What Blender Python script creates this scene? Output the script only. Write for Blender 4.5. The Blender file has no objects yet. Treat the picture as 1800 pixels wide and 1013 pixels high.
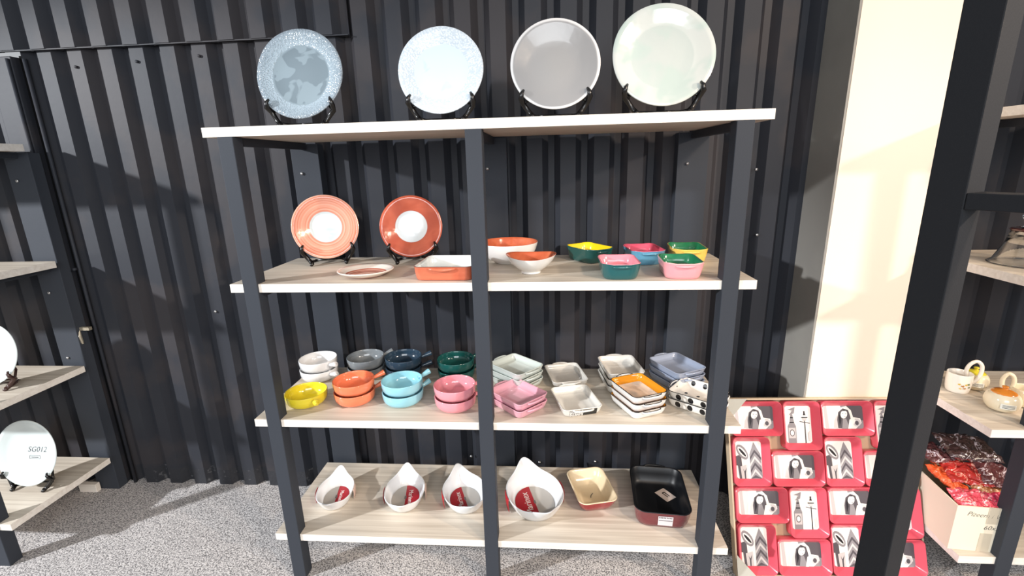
import bpy, math, random
from mathutils import Matrix, Vector
random.seed(4)
PI = math.pi
COL = bpy.context.scene.collection
SC = bpy.context.scene
R = math.radians

# ------------------------------------------------------------------ camera, world, lamps, exposure
def make_camera():
    yaw, pitch, roll, f = -0.0775, 0.257, -0.0269, 833.0
    cy, sy = math.cos(yaw), math.sin(yaw)
    fw = Vector((sy*math.cos(pitch), cy*math.cos(pitch), -math.sin(pitch)))
    r = Vector((cy, -sy, 0)); u = r.cross(fw)
    c, s = math.cos(roll), math.sin(roll)
    r2 = c*r + s*u; u2 = -s*r + c*u
    cam = bpy.data.cameras.new('camera'); o = bpy.data.objects.new('camera', cam); COL.objects.link(o)
    m = Matrix((r2, u2, -fw)).transposed().to_4x4(); m.translation = (0.2348, -1.4608, 1.5478)
    o.matrix_world = m
    cam.sensor_width = 36; cam.lens = f/1800*36; cam.clip_start = 0.02
    SC.camera = o
make_camera()
SC.view_settings.view_transform = 'Standard'
SC.view_settings.look = 'None'
SC.view_settings.gamma = 1
SC.view_settings.exposure = -0.38
w = bpy.data.worlds.new('world'); SC.world = w; w.use_nodes = True
w.node_tree.nodes['Background'].inputs[0].default_value = (0.93, 0.96, 1.0, 1)
w.node_tree.nodes['Background'].inputs[1].default_value = 0.68

def area(name, loc, target, size, power, col, sy=None):
    l = bpy.data.lights.new(name, 'AREA'); l.energy = power; l.color = col; l.size = size
    if sy: l.shape = 'RECTANGLE'; l.size_y = sy
    o = bpy.data.objects.new(name, l); COL.objects.link(o); o.location = loc
    o.rotation_euler = (Vector(target)-Vector(loc)).to_track_quat('-Z', 'Y').to_euler()
def spot(name, loc, target, power, col, cone, blend, radius=.1):
    l = bpy.data.lights.new(name, 'SPOT'); l.energy = power; l.color = col; l.spot_size = math.radians(cone); l.spot_blend = blend; l.shadow_soft_size = radius
    o = bpy.data.objects.new(name, l); COL.objects.link(o); o.location = loc
    o.rotation_euler = (Vector(target)-Vector(loc)).to_track_quat('-Z', 'Y').to_euler()
spot('assumed_spot_left', (-5.6, -2.9, 3.0), (-1.2, .35, .75), 2700, (0.95, 0.97, 1.0), 33, .5)  # unseen cool lamp at front left, assumed from shadows running back and right
spot('assumed_spot_right', (4.6, -2.5, 2.9), (0.3, 0.2, 0.5), 800, (1.0, 0.84, 0.70), 34, .6)  # unseen warm lamp, position assumed from post shadows that fall to the left
spot('added_spot_column', (2.3, -2.3, 3.1), (1.7, .15, .75), 340, (1.0, 0.79, 0.60), 96, .7, .16)  # extra warm spot out of view, added to brighten the column and right unit
area('assumed_front_fill', (0.6, -4.6, 2.3), (0, 0.3, 0.9), 3.2, 190, (0.92, 0.96, 1.0), 1.6)  # assumed soft fill from behind the camera; no window is seen there

# ------------------------------------------------------------------ materials
MATS = {}
def srgb(c):
    return tuple(((x/255)/12.92 if x/255 <= .04045 else ((x/255+.055)/1.055)**2.4) for x in c) + (1,)
def mat(name, rgb, rough=.5, metal=0, coat=0, spec=.5, bump=None, var=None, trans=0, alpha=1):
    """rgb in 0..255 sRGB; bump=(scale,strength); var=(scale, rgb2, lo, hi)"""
    if name in MATS: return MATS[name]
    m = bpy.data.materials.new(name); m.use_nodes = True; nt = m.node_tree; b = nt.nodes['Principled BSDF']
    b.inputs['Base Color'].default_value = srgb(rgb)
    b.inputs['Roughness'].default_value = rough; b.inputs['Metallic'].default_value = metal
    b.inputs['Coat Weight'].default_value = coat; b.inputs['Coat Roughness'].default_value = .05
    b.inputs['Specular IOR Level'].default_value = spec
    b.inputs['Transmission Weight'].default_value = trans; b.inputs['Alpha'].default_value = alpha
    tc = nt.nodes.new('ShaderNodeTexCoord')
    if var:
        n = nt.nodes.new('ShaderNodeTexNoise'); n.inputs['Scale'].default_value = var[0]; n.inputs['Detail'].default_value = 4
        nt.links.new(tc.outputs['Object'], n.inputs['Vector'])
        r = nt.nodes.new('ShaderNodeValToRGB'); r.color_ramp.elements[0].position = var[2]; r.color_ramp.elements[1].position = var[3]
        r.color_ramp.elements[0].color = srgb(rgb); r.color_ramp.elements[1].color = srgb(var[1])
        nt.links.new(n.outputs['Fac'], r.inputs['Fac']); nt.links.new(r.outputs['Color'], b.inputs['Base Color'])
    if bump:
        n = nt.nodes.new('ShaderNodeTexNoise'); n.inputs['Scale'].default_value = bump[0]; n.inputs['Detail'].default_value = 4
        nt.links.new(tc.outputs['Object'], n.inputs['Vector'])
        bp = nt.nodes.new('ShaderNodeBump'); bp.inputs['Strength'].default_value = bump[1]; bp.inputs['Distance'].default_value = .01
        nt.links.new(n.outputs['Fac'], bp.inputs['Height']); nt.links.new(bp.outputs['Normal'], b.inputs['Normal'])
    MATS[name] = m; return m

def ceramic(name, rgb, rough=.18, **k):
    return mat(name, rgb, rough=rough, coat=.4, bump=(25, .05), **k)

def wood(name, c1, c2):
    m = bpy.data.materials.new(name); m.use_nodes = True; nt = m.node_tree; b = nt.nodes['Principled BSDF']
    tc = nt.nodes.new('ShaderNodeTexCoord'); mp = nt.nodes.new('ShaderNodeMapping'); mp.inputs['Scale'].default_value = (1.1, 44, 44)
    nt.links.new(tc.outputs['Object'], mp.inputs['Vector'])
    n = nt.nodes.new('ShaderNodeTexNoise'); n.inputs['Scale'].default_value = 1.6; n.inputs['Detail'].default_value = 7; n.inputs['Distortion'].default_value = .5
    nt.links.new(mp.outputs['Vector'], n.inputs['Vector'])
    r = nt.nodes.new('ShaderNodeValToRGB'); r.color_ramp.elements[0].position = .33; r.color_ramp.elements[1].position = .68
    r.color_ramp.elements[0].color = srgb(c1); r.color_ramp.elements[1].color = srgb(c2)
    nt.links.new(n.outputs['Fac'], r.inputs['Fac']); nt.links.new(r.outputs['Color'], b.inputs['Base Color'])
    b.inputs['Roughness'].default_value = .5
    return m

def radial(name, stops, rings=None, rimbump=None, mottle=None, rough=.15, wav=.006):
    """colour by distance from the plate's axis (metres). stops [(r, rgb)], rings=(freq, rgb, amount), rimbump=(scale, strength, r0), mottle=(scale, rgb, lo, hi, r1)"""
    m = bpy.data.materials.new(name); m.use_nodes = True; nt = m.node_tree; b = nt.nodes['Principled BSDF']; L = nt.links
    tc = nt.nodes.new('ShaderNodeTexCoord')
    mu = nt.nodes.new('ShaderNodeVectorMath'); mu.operation = 'MULTIPLY'; mu.inputs[1].default_value = (1, 1, 0); L.new(tc.outputs['Object'], mu.inputs[0])
    ln = nt.nodes.new('ShaderNodeVectorMath'); ln.operation = 'LENGTH'; L.new(mu.outputs[0], ln.inputs[0])
    nz = nt.nodes.new('ShaderNodeTexNoise'); nz.inputs['Scale'].default_value = 14; L.new(tc.outputs['Object'], nz.inputs['Vector'])
    ad = nt.nodes.new('ShaderNodeMath'); ad.operation = 'MULTIPLY_ADD'; ad.inputs[1].default_value = wav; L.new(nz.outputs['Fac'], ad.inputs[0]); L.new(ln.outputs['Value'], ad.inputs[2])
    sc = nt.nodes.new('ShaderNodeMath'); sc.operation = 'MULTIPLY'; sc.inputs[1].default_value = 5.0; L.new(ad.outputs[0], sc.inputs[0])
    r = nt.nodes.new('ShaderNodeValToRGB'); e = r.color_ramp.elements
    while len(e) > 1: e.remove(e[0])
    e[0].position = stops[0][0]*5; e[0].color = srgb(stops[0][1])
    for p, c in stops[1:]:
        q = e.new(min(1, p*5)); q.color = srgb(c)
    L.new(sc.outputs[0], r.inputs['Fac']); out = r.outputs['Color']
    if rings:
        w1 = nt.nodes.new('ShaderNodeTexNoise'); w1.noise_dimensions = '1D'; w1.inputs['Scale'].default_value = rings[0]; w1.inputs['Detail'].default_value = 3
        L.new(ad.outputs[0], w1.inputs['W'])
        rr_ = nt.nodes.new('ShaderNodeMapRange'); rr_.inputs['From Min'].default_value = .4; rr_.inputs['From Max'].default_value = .65; rr_.inputs['To Max'].default_value = rings[2]
        L.new(w1.outputs['Fac'], rr_.inputs['Value'])
        gt = nt.nodes.new('ShaderNodeMath'); gt.operation = 'GREATER_THAN'; gt.inputs[1].default_value = rings[3]; L.new(ln.outputs['Value'], gt.inputs[0])
        mm = nt.nodes.new('ShaderNodeMath'); mm.operation = 'MULTIPLY'; L.new(rr_.outputs['Result'], mm.inputs[0]); L.new(gt.outputs[0], mm.inputs[1])
        mx = nt.nodes.new('ShaderNodeMixRGB'); L.new(mm.outputs[0], mx.inputs['Fac']); L.new(out, mx.inputs[1]); mx.inputs[2].default_value = srgb(rings[1]); out = mx.outputs[0]
    if mottle:
        n2 = nt.nodes.new('ShaderNodeTexNoise'); n2.inputs['Scale'].default_value = mottle[0]; n2.inputs['Detail'].default_value = 2; n2.inputs['Distortion'].default_value = .6
        L.new(tc.outputs['Object'], n2.inputs['Vector'])
        r2 = nt.nodes.new('ShaderNodeMapRange'); r2.inputs['From Min'].default_value = mottle[2]; r2.inputs['From Max'].default_value = mottle[3]; L.new(n2.outputs['Fac'], r2.inputs['Value'])
        lt = nt.nodes.new('ShaderNodeMath'); lt.operation = 'LESS_THAN' if mottle[4] > 0 else 'GREATER_THAN'; lt.inputs[1].default_value = abs(mottle[4]); L.new(ad.outputs[0], lt.inputs[0])
        mm = nt.nodes.new('ShaderNodeMath'); mm.operation = 'MULTIPLY'; L.new(r2.outputs['Result'], mm.inputs[0]); L.new(lt.outputs[0], mm.inputs[1])
        mx = nt.nodes.new('ShaderNodeMixRGB'); L.new(mm.outputs[0], mx.inputs['Fac']); L.new(out, mx.inputs[1]); mx.inputs[2].default_value = srgb(mottle[1]); out = mx.outputs[0]
    if rimbump:
        v = nt.nodes.new('ShaderNodeTexVoronoi'); v.inputs['Scale'].default_value = rimbump[0]; L.new(tc.outputs['Object'], v.inputs['Vector'])
        gt = nt.nodes.new('ShaderNodeMath'); gt.operation = 'GREATER_THAN'; gt.inputs[1].default_value = rimbump[2]; L.new(ad.outputs[0], gt.inputs[0])
        mm = nt.nodes.new('ShaderNodeMath'); mm.operation = 'MULTIPLY'; L.new(v.outputs['Distance'], mm.inputs[0]); L.new(gt.outputs[0], mm.inputs[1])
        bp = nt.nodes.new('ShaderNodeBump'); bp.inputs['Strength'].default_value = rimbump[1]; bp.inputs['Distance'].default_value = .004
        L.new(mm.outputs[0], bp.inputs['Height']); L.new(bp.outputs['Normal'], b.inputs['Normal'])
        r3 = nt.nodes.new('ShaderNodeMapRange'); r3.inputs['From Min'].default_value = .35; r3.inputs['From Max'].default_value = .6; r3.inputs['To Max'].default_value = rimbump[4]; L.new(mm.outputs[0], r3.inputs['Value'])
        mx = nt.nodes.new('ShaderNodeMixRGB'); L.new(r3.outputs['Result'], mx.inputs['Fac']); L.new(out, mx.inputs[1]); mx.inputs[2].default_value = srgb(rimbump[3]); out = mx.outputs[0]
    else:
        n3 = nt.nodes.new('ShaderNodeTexNoise'); n3.inputs['Scale'].default_value = 18; L.new(tc.outputs['Object'], n3.inputs['Vector'])
        bp = nt.nodes.new('ShaderNodeBump'); bp.inputs['Strength'].default_value = .25; bp.inputs['Distance'].default_value = .008
        L.new(n3.outputs['Fac'], bp.inputs['Height']); L.new(bp.outputs['Normal'], b.inputs['Normal'])
    L.new(out, b.inputs['Base Color']); b.inputs['Roughness'].default_value = rough; b.inputs['Coat Weight'].default_value = .3
    return m

def dots(name, base, dot):
    m = bpy.data.materials.new(name); m.use_nodes = True; nt = m.node_tree; b = nt.nodes['Principled BSDF']; L = nt.links
    tc = nt.nodes.new('ShaderNodeTexCoord'); prev = tc.outputs['Object']
    for op, val in (('ADD', (0, 0, -.016)), ('DIVIDE', (.044, .070, 1)), ('ADD', (.5, .5, .5)), ('FRACTION', None), ('SUBTRACT', (.5, .5, .5)), ('MULTIPLY', (.044, .070, .75))):
        n = nt.nodes.new('ShaderNodeVectorMath'); n.operation = op; L.new(prev, n.inputs[0])
        if val: n.inputs[1].default_value = val
        prev = n.outputs[0]
    ln = nt.nodes.new('ShaderNodeVectorMath'); ln.operation = 'LENGTH'; L.new(prev, ln.inputs[0])
    lt = nt.nodes.new('ShaderNodeMath'); lt.operation = 'LESS_THAN'; lt.inputs[1].default_value = .0098; L.new(ln.outputs['Value'], lt.inputs[0])
    mx = nt.nodes.new('ShaderNodeMixRGB'); L.new(lt.outputs[0], mx.inputs['Fac']); mx.inputs[1].default_value = srgb(base); mx.inputs[2].default_value = srgb(dot)
    L.new(mx.outputs[0], b.inputs['Base Color']); b.inputs['Roughness'].default_value = .2
    return m

M_STEEL = mat('black_powder_coat', (53, 57, 64), rough=.6, spec=.22, bump=(300, .05))
M_STEEL_SHADE = mat('shaded_black_steel', (36, 37, 40), rough=.6, spec=.18, bump=(300, .05))  # darker copy of the post steel; the near frame's shade is in its colour
M_WOOD = wood('pale_ash_laminate', (188, 176, 160), (216, 206, 191))
M_EDGE = wood('pale_edge_banding', (222, 214, 203), (238, 232, 223))
M_BLACK = mat('black_gloss_plastic', (14, 12, 12), rough=.25)
M_WHITE = ceramic('white_glaze', (232, 234, 236))
M_SCREW = mat('zinc_screw', (190, 190, 190), rough=.3, metal=.9)

# ------------------------------------------------------------------ object helpers
def link(name, me, parent=None, loc=None, rot=None):
    o = bpy.data.objects.new(name, me); COL.objects.link(o)
    if parent: o.parent = parent
    if loc: o.location = loc
    if rot: o.rotation_euler = rot
    return o
def mesh(name, V, F, mats, fm=None, smooth=True, parent=None, loc=None, rot=None, bevel=0, flat_angle=None):
    me = bpy.data.meshes.new(name); me.from_pydata([tuple(v) for v in V], [], F)
    for m in (mats if isinstance(mats, (list, tuple)) else [mats]): me.materials.append(m)
    if fm:
        for p, i in zip(me.polygons, fm): p.material_index = i
    if smooth:
        for p in me.polygons: p.use_smooth = True
    me.validate(); me.update()
    o = link(name, me, parent, loc, rot)
    if smooth and flat_angle:
        me.set_sharp_from_angle(angle=flat_angle)
    if bevel:
        b = o.modifiers.new('bevel', 'BEVEL'); b.width = bevel; b.segments = 2; b.limit_method = 'ANGLE'
    return o
def tag(o, label=None, cat=None, group=None, kind=None):
    if label: o['label'] = label
    if cat: o['category'] = cat
    if group: o['group'] = group
    if kind: o['kind'] = kind
    return o
def empty(name, loc, rz=0, rx=0):
    o = bpy.data.objects.new(name, None); COL.objects.link(o); o.location = loc; o.rotation_euler = (rx, 0, rz)
    o.empty_display_size = .05
    return o
def copy_tree(o):
    c = o.copy(); COL.objects.link(c)
    for ch in list(o.children):
        d = ch.copy(); COL.objects.link(d); d.parent = c
        for g in list(ch.children):
            e = g.copy(); COL.objects.link(e); e.parent = d
    return c

def spl(P, n=5):
    P = [Vector(p) for p in P]; Q = []
    for i in range(len(P)-1):
        a, b, c, d = P[max(i-1, 0)], P[i], P[i+1], P[min(i+2, len(P)-1)]
        for k in range(n):
            t = k/n; Q.append(.5*((2*b)+(c-a)*t+(2*a-5*b+4*c-d)*t*t+(3*b-a-3*c+d)*t**3))
    return Q+[P[-1]]
class B:
    """collects boxes, tubes, polygons into one mesh"""
    def __init__(s): s.V = []; s.F = []; s.M = []
    def add(s, V, F, mi=0):
        k = len(s.V); s.V += [tuple(v) for v in V]; s.F += [tuple(i+k for i in f) for f in F]; s.M += [mi]*len(F)
    def box(s, x0, x1, y0, y1, z0, z1, mi=0):
        V = [(x, y, z) for x in (x0, x1) for y in (y0, y1) for z in (z0, z1)]
        s.add(V, [(0,1,3,2), (4,6,7,5), (0,4,5,1), (2,3,7,6), (0,2,6,4), (1,5,7,3)], mi)
    def tube(s, pts, r, n=8, mi=0, flat=1.0, up=(0, 0, 1)):
        pts = [Vector(p) for p in pts]; rs = r if isinstance(r, (list, tuple)) else [r]*len(pts); V = []; F = []
        for i, p in enumerate(pts):
            t = (pts[min(i+1, len(pts)-1)]-pts[max(i-1, 0)]).normalized()
            if i == 0:
                a = t.cross(Vector(up))
                if a.length < 1e-3: a = t.cross(Vector((1, 0, 0)))
            else:
                a = a-t*a.dot(t)
                if a.length < 1e-5: a = t.cross(Vector(up))
            a.normalize(); b = t.cross(a)
            for k in range(n):
                q = 2*PI*k/n; V.append(p + a*math.cos(q)*rs[i] + b*math.sin(q)*rs[i]*flat)
        for i in range(len(pts)-1):
            for k in range(n): F.append((i*n+k, i*n+(k+1) % n, (i+1)*n+(k+1) % n, (i+1)*n+k))
        F.append(tuple(range(n))[::-1]); F.append(tuple(range((len(pts)-1)*n, len(pts)*n)))
        s.add(V, F, mi)
    def poly(s, pts, mi=0): s.add(pts, [tuple(range(len(pts)))], mi)
    def build(s, name, mats, parent=None, smooth=False, **k): return mesh(name, s.V, s.F, mats, s.M, smooth, parent, **k)

def loft(rings, bands=None, cap0=True, cap1=True):
    n = len(rings[0]); V = [v for r in rings for v in r]; F = []; Mi = []
    for i in range(len(rings)-1):
        for k in range(n):
            F.append((i*n+k, i*n+(k+1) % n, (i+1)*n+(k+1) % n, (i+1)*n+k)); Mi.append(bands[i] if bands else 0)
    if cap0: F.append(tuple(range(n))[::-1]); Mi.append(bands[0] if bands else 0)
    if cap1: F.append(tuple(range((len(rings)-1)*n, len(rings)*n))); Mi.append(bands[-1] if bands else 0)
    return V, F, Mi
def lathe(prof, n=72, bands=None, fn=None):
    """prof [(r,z)] from bottom centre out, over the rim and back to the centre"""
    rings = []
    for r, z in prof:
        ring = []
        for k in range(n):
            a = 2*PI*k/n; rr, zz = (fn(r, z, a) if fn else (r, z)); ring.append((rr*math.cos(a), rr*math.sin(a), zz))
        rings.append(ring)
    return loft(rings, bands)
def smoothprof(P, it=2):
    for _ in range(it):
        Q = [P[0]]
        for a, b in zip(P, P[1:]):
            Q.append(tuple(.75*x+.25*y for x, y in zip(a, b))); Q.append(tuple(.25*x+.75*y for x, y in zip(a, b)))
        Q.append(P[-1]); P = Q
    return P
def rr(hx, hy, r, z, n=7, lift=None):
    pts = []; r = min(r, hx*.98, hy*.98)
    for cx, cy, a0 in ((hx-r, hy-r, 0), (-hx+r, hy-r, 90), (-hx+r, -hy+r, 180), (hx-r, -hy+r, 270)):
        for k in range(n+1):
            a = R(a0+90*k/n); dz = lift*math.sin(PI*k/n) if lift else 0
            pts.append((cx+r*math.cos(a), cy+r*math.sin(a), z+dz))
    return pts

# ------------------------------------------------------------------ setting
def corr(x0, x1, z0, z1, y_front, name, m, ph=.119, kind='structure', parent=None, per=.1345, dep=.035):
    """corrugated steel sheet, valley centre at ph + k*per"""
    prof = []
    k0 = math.floor((x0-ph)/per)-1; k1 = math.ceil((x1-ph)/per)+1
    for k in range(k0, k1+1):
        c = ph+k*per
        prof += [(c-.0365, 0), (c-.0125, dep), (c+.0125, dep), (c+.0365, 0)]
    pr = [(x, y) for x, y in prof if x0 < x < x1]
    def at(x):
        for (a, ya), (b, yb) in zip(prof, prof[1:]):
            if a <= x <= b: return ya+(yb-ya)*(x-a)/(b-a+1e-9)
        return 0
    pr = [(x0, at(x0))]+pr+[(x1, at(x1))]
    V = []; F = []
    for z in (z0, z1):
        for x, y in pr: V.append((x, y_front+y, z))
        for x, y in pr: V.append((x, y_front+y+.004, z))
    n = len(pr)
    for i in range(n-1):
        F.append((i, i+1, 2*n+i+1, 2*n+i)); F.append((n+i+1, n+i, 3*n+i, 3*n+i+1))
        F.append((i, n+i, n+i+1, i+1)); F.append((2*n+i, 2*n+i+1, 3*n+i+1, 3*n+i))
    F.append((0, 2*n, 3*n, n)); F.append((n-1, 2*n-1, 4*n-1, 3*n-1))
    o = mesh(name, V, F, m, smooth=False, parent=parent)
    if kind: o['kind'] = kind
    return o
M_WALL = mat('painted_container_steel', (55, 53, 56), rough=.55, spec=.25, var=(3, (45, 47, 53), .42, .5), bump=(40, .03))
M_WORN = mat('worn_container_steel', (50, 51, 55), rough=.55, spec=.2, var=(34, (104, 104, 106), .62, .74), bump=(60, .3))
wl = corr(-1.935, 3.9, 0.07, 3.3, .535, 'wall_back', M_WALL)
for x, z in ((-1.30, .92), (-1.06, .62), (-.14, .18), (.19, .155), (.455, .165), (1.06, 1.50), (1.09, 1.24), (-1.43, 1.99), (-1.16, 2.0), (-1.70, 1.98)):
    q = B(); q.tube([(x, .528, z), (x, .537, z)], .006, 8); q.build('screw', M_WALL if z > 1.9 else M_SCREW, wl, smooth=True)
corr(-1.935, 3.9, -.015, 0.07, .535, 'trim_1', M_WORN)
corr(-4.2, -0.53, 2.05, 3.3, .512, 'wall_back', M_WALL, ph=.119)
o = B(); o.box(-4.2, -.53, .516, .53, 2.046, 2.05); o.build('trim_2', M_WALL)['kind'] = 'structure'

# floor
def floor_mat():
    m = bpy.data.materials.new('speckled_grey_carpet'); m.use_nodes = True; nt = m.node_tree; b = nt.nodes['Principled BSDF']; L = nt.links
    tc = nt.nodes.new('ShaderNodeTexCoord')
    n = nt.nodes.new('ShaderNodeTexNoise'); n.inputs['Scale'].default_value = 185; n.inputs['Detail'].default_value = 3
    n2 = nt.nodes.new('ShaderNodeTexNoise'); n2.inputs['Scale'].default_value = 3; n2.inputs['Detail'].default_value = 3
    L.new(tc.outputs['Object'], n.inputs['Vector']); L.new(tc.outputs['Object'], n2.inputs['Vector'])
    r = nt.nodes.new('ShaderNodeValToRGB'); e = r.color_ramp.elements
    e[0].position = .36; e[0].color = srgb((96, 94, 95)); e[1].position = .62; e[1].color = srgb((222, 217, 214))
    q = e.new(.48); q.color = srgb((176, 172, 171)); L.new(n.outputs['Fac'], r.inputs['Fac'])
    mx = nt.nodes.new('ShaderNodeMixRGB'); mx.blend_type = 'MULTIPLY'; mx.inputs[0].default_value = .2; L.new(r.outputs['Color'], mx.inputs[1]); L.new(n2.outputs['Fac'], mx.inputs[2])
    L.new(mx.outputs[0], b.inputs['Base Color']); b.inputs['Roughness'].default_value = .9
    bp = nt.nodes.new('ShaderNodeBump'); bp.inputs['Strength'].default_value = .6; bp.inputs['Distance'].default_value = .006
    L.new(n.outputs['Fac'], bp.inputs['Height']); L.new(bp.outputs['Normal'], b.inputs['Normal'])
    return m
o = B(); o.box(-6, 6, -7, .7, -.065, -.015); o.build('floor', floor_mat())['kind'] = 'structure'

# steel door at the left, hung in the corrugated wall
door = empty('door_1', (-1.95, .54, 0)); door['kind'] = 'structure'
d_ = B(); d_.box(-.13, -.018, -.02, .03, -.015, 2.03); d_.build('stile', M_WALL, door, bevel=.003)
lf = corr(-2.2, -.13, -.015, 2.03, -.005, 'leaf', M_WALL, parent=door, kind=None, ph=-.20)
d_ = B(); d_.box(-.012, -.002, .01, .04, -.015, 2.035); d_.box(-.02, .02, .052, .06, -.015, 2.03); d_.build('gap_backing', mat('gap_shade_black', (12, 12, 13), rough=.9, spec=.1), door)  # near-black strips added behind the door gap, painting its shade
d_ = B(); d_.tube([(.026, -.004, -.015), (.026, -.004, 2.02)], .008, 10); d_.tube([(-.028, -.026, -.015), (-.028, -.026, 2.02)], .006, 8); d_.build('lock_rod', M_WALL, door, smooth=True)
l_ = B(); l_.box(-.03, .035, -.045, -.028, .84, .855); l_.box(-.035, -.02, -.05, -.02, .825, .865)
l_.tube([(-.015, -.045, .84), (-.012, -.052, .815), (-.01, -.05, .785), (-.008, -.05, .775)], [.004, .008, .006, .004], 8)
l_.build('latch', mat('worn_brass', (190, 180, 160), rough=.3, metal=.6), door)['label'] = 'small worn brass latch with a hanging key'
for x, z in ((-.05, 1.02), (-.07, .9), (.02, 1.13), (-.05, 1.5)):
    q = B(); q.tube([(x, -.03, z), (x, -.012, z)], .007, 8); q.build('bolt', M_WALL, door, smooth=True)

# plastered column right of the shelves
M_COLF = mat('cream_column_paint', (240, 222, 202), rough=.8, bump=(40, .04))
M_COLS = mat('shaded_column_side', (146, 143, 136), rough=.75, var=(3, (136, 133, 127), .4, .6))  # left side of the column, its shade put into this grey
c_ = B(); c_.box(1.262, 1.70, .34, .60, -.015, 3.3, 0)
c_.build('wall_right', [M_COLF])['kind'] = 'structure'
c_ = B(); c_.box(1.254, 1.262, .3415, .535, -.015, 2.12); o = c_.build('trim_3', M_COLS); o['kind'] = 'structure'  # thin sheets carrying the painted shade of the column side
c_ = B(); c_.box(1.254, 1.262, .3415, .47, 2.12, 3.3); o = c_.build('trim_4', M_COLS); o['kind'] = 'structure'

# ------------------------------------------------------------------ shelving units
FL = -.015
ZS = (0.1863, 0.6797, 1.1817, 1.6785); T = .029
def shelving(label, x0, x1, posts, plates=True):
    u = empty('shelving_unit', ((x0+x1)/2, .22, 0)); tag(u, label, 'shelf unit'); ox, oy = (x0+x1)/2, .22
    for px in posts:
        b = B(); b.box(px-.025-ox, px+.025-ox, -.007-oy, .043-oy, FL, ZS[3]-T); b.build('front_post', M_STEEL, u, bevel=.002)
        b = B(); b.box(px-.058-ox, px+.058-ox, .478-oy, .53-oy, FL, ZS[3]-T-.004); bp = b.build('back_post', M_STEEL, u, bevel=.002)
        for z in (1.53, 1.03, .71, .14):
            s = B(); s.tube([(px-ox-.02, .472-oy, z), (px-ox-.02, .479-oy, z)], .006, 8); s.build('screw', M_SCREW, bp, smooth=True)
        for z in ZS:
            b = B(); b.box(px-.012-ox, px+.012-ox, .043-oy, .478-oy, z-T-.026, z-T-.0005); b.build('side_rail', M_STEEL, u)
    for i, z in enumerate(ZS):
        b = B(); yb = .452
        b.box(x0-ox, x1-ox, 0-oy, yb-oy, z-T, z, 0)
        o = b.build('shelf_board', [M_WOOD, M_EDGE], u, bevel=.001)
        for p in o.data.polygons:
            if abs(p.normal.z) < .5: p.material_index = 1
        o.data.update()
    return u
shelving('tall black steel shelving unit with four pale wood shelves of crockery in the centre', -.8232, .8768, (-.7482, .0191, .7965))
shelving('black shelving unit with pale wood shelves at the left edge, holding white plates', -3.64, -1.94, (-3.56, -2.8, -2.02))
shelving('black shelving unit with pale wood shelves at the right edge, holding a cardboard box', 1.656, 3.36, (1.80, 2.55, 3.28))

# frame standing close to the camera at the right
fx = empty('steel_frame', (.844, -.714, 0), R(-62+0)); tag(fx, 'black steel frame post with a short crossbar, standing nearest the viewer at the right', 'frame')
# local x axis = along the crossbar towards the viewer
b = B(); b.box(-.05, 0, 0, .05, -.015, 2.3); b.build('post', M_STEEL_SHADE, fx, bevel=.002)
b = B(); b.box(.0, .30, .0, .045, 1.465, 1.489); b.build('crossbar', M_STEEL_SHADE, fx, bevel=.0015)

# ------------------------------------------------------------------ plates on stands
def plate_prof(Rr, depth=.018, well=.66, t=.004):
    w_ = Rr*well
    P = [(0.001, 0), (w_*.7, 0), (w_*.9, .001), (w_*1.05, .005), (Rr*.9, depth*.75), (Rr*.985, depth-.001), (Rr, depth+.001), (Rr*.99, depth+.0035), (Rr*.9, depth*.75+t), (w_*1.04, .005+t), (w_*.9, .001+t), (w_*.6, t), (.001, t)]
    return P
def plate(name, label, cat, x, y, z, Rr, m, tilt=13, yaw=0, group=None, wob=0, depth=.018, well=.66, zoff=.022):
    ph = random.random()*6
    fn = (lambda r, zz, a: (r*(1+wob*(r/Rr)**2*(math.sin(3*a+ph)+.6*math.sin(5*a+2*ph))), zz)) if wob else None
    V, F, Mi = lathe(plate_prof(Rr, depth, well), 96, None, fn)
    o = mesh(name, V, F, m, None, True)
    t = R(tilt); cz = z+zoff+Rr*math.cos(t); c = Vector((0, Rr*math.sin(t), 0))
    c.rotate(Matrix.Rotation(yaw, 3, 'Z'))
    o.location = (x+c.x, y+c.y, cz); o.rotation_euler = (PI/2-t, 0, yaw)
    tag(o, label, cat, group); return o
def stand(label, x, y, z, Rr, yaw=0, m=M_BLACK, tilt=13, group='black plate stands on the shelves'):
    s = empty('plate_stand', (x, y, z), yaw); tag(s, label, 'plate stand', group)
    tt = math.tan(R(tilt))
    for sg in (-1, 1):
        f, c = sg*.52*Rr, sg*.74*Rr; hz = .022+Rr*(1-math.sqrt(1-.74**2)); yy = hz*tt
        b = B()
        b.tube([(c*.955, yy-.026, hz+.020), (c*1.0, yy-.034, hz+.012), (c*1.03, yy-.03, hz-.004), (c*.98, yy-.012, hz-.018), (f*1.12, -.006, .022), (f*1.0, -.008, .012), (f*.98, -.016, .009), (f, -.026, .0062)],
               [.004, .006, .0085, .0085, .0075, .0085, .0085, .006], 8)
        b.tube([(f*1.08, -.004, .014), (f*.8, .03, .012), (f*.5, .06, .012), (f*.3, .075, .006)], [.006, .005, .005, .004], 8)
        b.tube([(c*.98, yy-.012, hz-.018), (f*.95, .04, hz*.9+.012), (f*.5, .045, hz+.07)], [.005, .005, .004], 8)
        b.build('side_arm', m, s, smooth=True)
    b = B(); b.tube([(-.45*Rr, .033, .014), (.45*Rr, .033, .014)], .004, 8); b.build('crossbar', m, s, smooth=True)
    return s

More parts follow.
